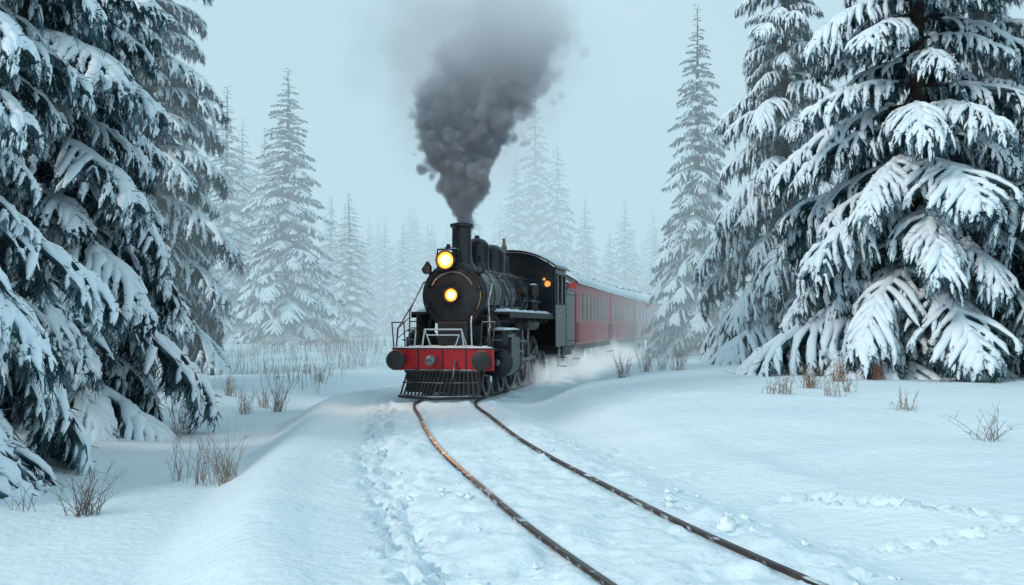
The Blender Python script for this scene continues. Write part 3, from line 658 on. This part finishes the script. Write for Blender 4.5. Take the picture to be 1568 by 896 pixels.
# ---------------------------------------------------------------- smoke (baked volume grid)
def smoke_obj(name,mn,mx,res,cxp,cyp,rp,zr,mat,amp=(.55,.55,.55),soft=.07,axis=2,fade=None,sgrow=2.2):
    ng=bpy.data.node_groups.new(name,'GeometryNodeTree'); ng.interface.new_socket('Geometry',in_out='OUTPUT',socket_type='NodeSocketGeometry')
    ng.interface.new_socket('Geometry',in_out='INPUT',socket_type='NodeSocketGeometry')
    L=ng.links.new
    def nn(t,**k):
        n=ng.nodes.new(t)
        for a,v in k.items(): setattr(n,a,v)
        return n
    def M(op,a,b=None,c=None):
        n=nn('ShaderNodeMath',operation=op)
        for i_,v in enumerate((a,b,c)):
            if v is None: continue
            if isinstance(v,(int,float)): n.inputs[i_].default_value=v
            else: L(v,n.inputs[i_])
        return n.outputs[0]
    pos=nn('GeometryNodeInputPosition').outputs[0]
    wn=nn('ShaderNodeTexNoise'); wn.inputs['Scale'].default_value=.9; wn.inputs['Detail'].default_value=3; L(pos,wn.inputs['Vector'])
    vs=nn('ShaderNodeVectorMath',operation='SUBTRACT'); L(wn.outputs['Color'],vs.inputs[0]); vs.inputs[1].default_value=(.5,.5,.5)
    vm=nn('ShaderNodeVectorMath',operation='SCALE'); L(vs.outputs[0],vm.inputs[0]); vm.inputs['Scale'].default_value=amp[2]
    va=nn('ShaderNodeVectorMath',operation='ADD'); L(pos,va.inputs[0]); L(vm.outputs[0],va.inputs[1])
    sp=nn('ShaderNodeSeparateXYZ'); L(va.outputs[0],sp.inputs[0])
    sp0=nn('ShaderNodeSeparateXYZ'); L(pos,sp0.inputs[0])
    tt=M('DIVIDE',M('SUBTRACT',sp0.outputs[axis],zr[0]),zr[1]-zr[0])
    def curve(pts,lo,hi):
        n=nn('ShaderNodeFloatCurve'); c=n.mapping.curves[0]
        P=[(p[0],(p[1]-lo)/(hi-lo)) for p in pts]
        c.points[0].location=P[0]; c.points[1].location=P[-1]
        for p in P[1:-1]: c.points.new(*p)
        n.mapping.update(); L(tt,n.inputs['Value']); return M('MULTIPLY_ADD',n.outputs[0],hi-lo,lo)
    o1,o2=[k for k in(0,1,2) if k!=axis]
    cx_=curve(cxp,-12,12)
    dx_=M('SUBTRACT',sp.outputs[o1],cx_); dy_=M('SUBTRACT',sp.outputs[o2],float(cyp))
    dd=M('SQRT',M('ADD',M('MULTIPLY',dx_,dx_),M('MULTIPLY',dy_,dy_)))
    r_=curve(rp,0,4)
    def vor(sc):
        v=nn('ShaderNodeTexVoronoi',feature='F1'); v.inputs['Scale'].default_value=sc; L(va.outputs[0],v.inputs['Vector']); return v.outputs['Distance']
    e1=M('MULTIPLY',M('SUBTRACT',vor(.85),.45),amp[0]*2.0); e2=M('MULTIPLY',M('SUBTRACT',vor(1.9),.45),amp[1]*1.6); e3=M('MULTIPLY',M('SUBTRACT',vor(4.0),.45),amp[1]*.85)
    rel=M('MINIMUM',M('MULTIPLY',r_,.9),1.0)
    e=M('MULTIPLY',M('ADD',M('ADD',e1,e2),e3),rel)
    f=M('SUBTRACT',M('SUBTRACT',r_,dd),e)
    sf=M('MULTIPLY_ADD',tt,soft*sgrow,soft*.8)
    q_=nn('ShaderNodeMapRange',interpolation_type='SMOOTHSTEP'); L(M('DIVIDE',f,sf),q_.inputs['Value'])
    den=q_.outputs['Result']
    if fade:
        fc=curve(fade,0,1); den=M('MULTIPLY',den,fc)
    vc=nn('GeometryNodeVolumeCube'); L(den,vc.inputs['Density']); vc.inputs['Min'].default_value=mn; vc.inputs['Max'].default_value=mx
    for k,rv in zip(('Resolution X','Resolution Y','Resolution Z'),res): vc.inputs[k].default_value=rv
    sm=nn('GeometryNodeSetMaterial'); sm.inputs['Material'].default_value=mat; L(vc.outputs[0],sm.inputs[0])
    out=nn('NodeGroupOutput'); L(sm.outputs[0],out.inputs[0])
    me=bpy.data.meshes.new(name); me.materials.append(mat); o=bpy.data.objects.new(name,me); COL.objects.link(o)
    md=o.modifiers.new('gn','NODES'); md.node_group=ng; return o
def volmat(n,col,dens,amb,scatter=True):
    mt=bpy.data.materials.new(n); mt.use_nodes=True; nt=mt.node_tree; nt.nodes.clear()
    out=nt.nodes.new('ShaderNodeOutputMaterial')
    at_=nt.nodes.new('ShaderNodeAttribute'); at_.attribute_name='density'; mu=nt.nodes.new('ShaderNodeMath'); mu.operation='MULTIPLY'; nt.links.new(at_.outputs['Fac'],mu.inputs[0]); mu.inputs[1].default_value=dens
    em=nt.nodes.new('ShaderNodeEmission'); em.inputs[0].default_value=(*amb,1); nt.links.new(mu.outputs[0],em.inputs[1])  # volume's own glow, standing in for multiply scattered skylight
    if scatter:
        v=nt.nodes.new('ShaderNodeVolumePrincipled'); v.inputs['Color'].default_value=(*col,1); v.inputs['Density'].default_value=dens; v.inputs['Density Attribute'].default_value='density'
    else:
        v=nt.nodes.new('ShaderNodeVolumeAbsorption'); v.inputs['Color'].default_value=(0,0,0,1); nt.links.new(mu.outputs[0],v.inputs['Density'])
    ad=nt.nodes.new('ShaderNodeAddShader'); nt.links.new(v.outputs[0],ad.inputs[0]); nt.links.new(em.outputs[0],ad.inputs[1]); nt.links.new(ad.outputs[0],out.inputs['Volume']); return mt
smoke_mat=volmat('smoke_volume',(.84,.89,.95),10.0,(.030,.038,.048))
Zb=RT+4.50
smoke_obj('chimney_smoke',(-5,23.5,4.3),(3.4,29.5,11.6),(150,108,130),
    [(0,-1.33),(.12,-1.33),(.3,-1.28),(.55,-.85),(.8,-.2),(1,.2)],26.5,
    [(0,.27),(.08,.46),(.22,.85),(.40,1.30),(.60,1.85),(.82,2.1),(1,1.4)],(Zb,Zb+6.1),smoke_mat,sgrow=6,fade=[(0,1),(.30,.8),(.48,.34),(.64,.12),(.80,.04),(1,.008)])
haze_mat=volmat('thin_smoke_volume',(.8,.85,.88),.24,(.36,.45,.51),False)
smoke_obj('drifting_smoke',(-9,25,4.5),(7,34,14),(80,45,50),
    [(0,-1.2),(.3,-1.2),(.6,-1.2),(1,-1.2)],29.5,[(0,.6),(.3,2.8),(.6,4.0),(.85,3.6),(1,1)],(4.6,13.6),haze_mat,amp=(1.0,.5,1.5),soft=2.0,sgrow=.3,fade=[(0,.2),(.3,.8),(.55,1),(.8,.5),(1,.05)])
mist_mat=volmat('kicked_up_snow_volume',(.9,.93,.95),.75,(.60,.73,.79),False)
smoke_obj('kicked_up_snow',(-1,26,-.1),(10,60,2.2),(60,150,18),
    [(0,-.4),(.3,2.4),(.6,4.6),(1,8.0)],.25,[(0,.2),(.1,.5),(.4,.75),(.8,.9),(1,.2)],(27.5,60),mist_mat,amp=(.9,.5,1.2),soft=.6,axis=1,sgrow=1,fade=[(0,.6),(.2,1),(.8,1),(1,.2)])

# ---------------------------------------------------------------- fog bank
mt=bpy.data.materials.new('glowing_winter_fog'); mt.use_nodes=True; nt=mt.node_tree; nt.nodes.clear(); out=nt.nodes.new('ShaderNodeOutputMaterial'); v=nt.nodes.new('ShaderNodeVolumeAbsorption'); em=nt.nodes.new('ShaderNodeEmission'); ad=nt.nodes.new('ShaderNodeAddShader')
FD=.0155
v.inputs['Color'].default_value=(0,0,0,1); v.inputs['Density'].default_value=FD; em.inputs[0].default_value=(.53,.74,.83,1); em.inputs[1].default_value=FD  # fog absorbs and glows by itself, in place of skylight scattered inside it
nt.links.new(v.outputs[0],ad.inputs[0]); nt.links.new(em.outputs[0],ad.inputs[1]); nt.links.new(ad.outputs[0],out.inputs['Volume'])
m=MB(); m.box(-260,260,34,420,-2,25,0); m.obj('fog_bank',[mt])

# ---------------------------------------------------------------- light, sky
W=bpy.data.worlds.new('World'); S.world=W; W.use_nodes=True; nt=W.node_tree; bg=nt.nodes['Background']
sky=nt.nodes.new('ShaderNodeTexSky'); sky.sky_type='NISHITA'; sky.sun_disc=False
sd=Vector((-.66,-.58,.47)).normalized(); sky.sun_elevation=math.asin(sd.z); sky.sun_rotation=math.atan2(sd.x,sd.y)
sc=nt.nodes.new('ShaderNodeVectorMath'); sc.operation='SCALE'; sc.inputs['Scale'].default_value=.10; nt.links.new(sky.outputs[0],sc.inputs[0])
tc=nt.nodes.new('ShaderNodeTexCoord'); no=nt.nodes.new('ShaderNodeTexNoise'); no.inputs['Scale'].default_value=1.6; no.inputs['Detail'].default_value=5; nt.links.new(tc.outputs['Generated'],no.inputs[0])
cr=nt.nodes.new('ShaderNodeValToRGB'); cr.color_ramp.elements[0].position=.3; cr.color_ramp.elements[0].color=(.43,.72,.88,1); cr.color_ramp.elements[1].position=.7; cr.color_ramp.elements[1].color=(.71,.92,1,1); nt.links.new(no.outputs[0],cr.inputs[0])
mx=nt.nodes.new('ShaderNodeMix'); mx.data_type='RGBA'; mx.inputs[0].default_value=.85; nt.links.new(sc.outputs[0],mx.inputs[6]); nt.links.new(cr.outputs[0],mx.inputs[7]); nt.links.new(mx.outputs[2],bg.inputs[0]); bg.inputs[1].default_value=.97
ld=bpy.data.lights.new('sun','SUN'); ld.energy=1.5; ld.angle=math.radians(10); ld.color=(1,.95,.9); lo=bpy.data.objects.new('sun',ld); lo.rotation_euler=(-sd).to_track_quat('-Z','Y').to_euler(); COL.objects.link(lo)
def plight(name,kind,loc,e,col,r=.1,rot=None,spot=None):
    l=bpy.data.lights.new(name,kind); l.energy=e; l.color=col
    l.shadow_soft_size=r
    if spot: l.spot_size=spot; l.spot_blend=.8
    o=bpy.data.objects.new(name,l); o.parent=loco; o.location=loc
    if rot: o.rotation_euler=rot
    COL.objects.link(o)
plight('headlamp_light','SPOT',(hx,hy-.25,hz),260,(1,.5,.22),.15,(math.radians(66),0,math.radians(180)),math.radians(95))
plight('headlamp_glow','POINT',(hx,hy-.35,hz),24,(1,.40,.11),.12)
plight('door_lamp_glow','POINT',(0,.55,BZ),12,(1,.40,.11),.1)

# ---------------------------------------------------------------- camera
c=bpy.data.cameras.new('camera'); c.lens=35; c.sensor_width=36; c.shift_y=52/1568; c.clip_end=2000; co=bpy.data.objects.new('camera',c); co.location=(0,0,1.87); co.rotation_euler=(math.pi/2,0,0); COL.objects.link(co); S.camera=co
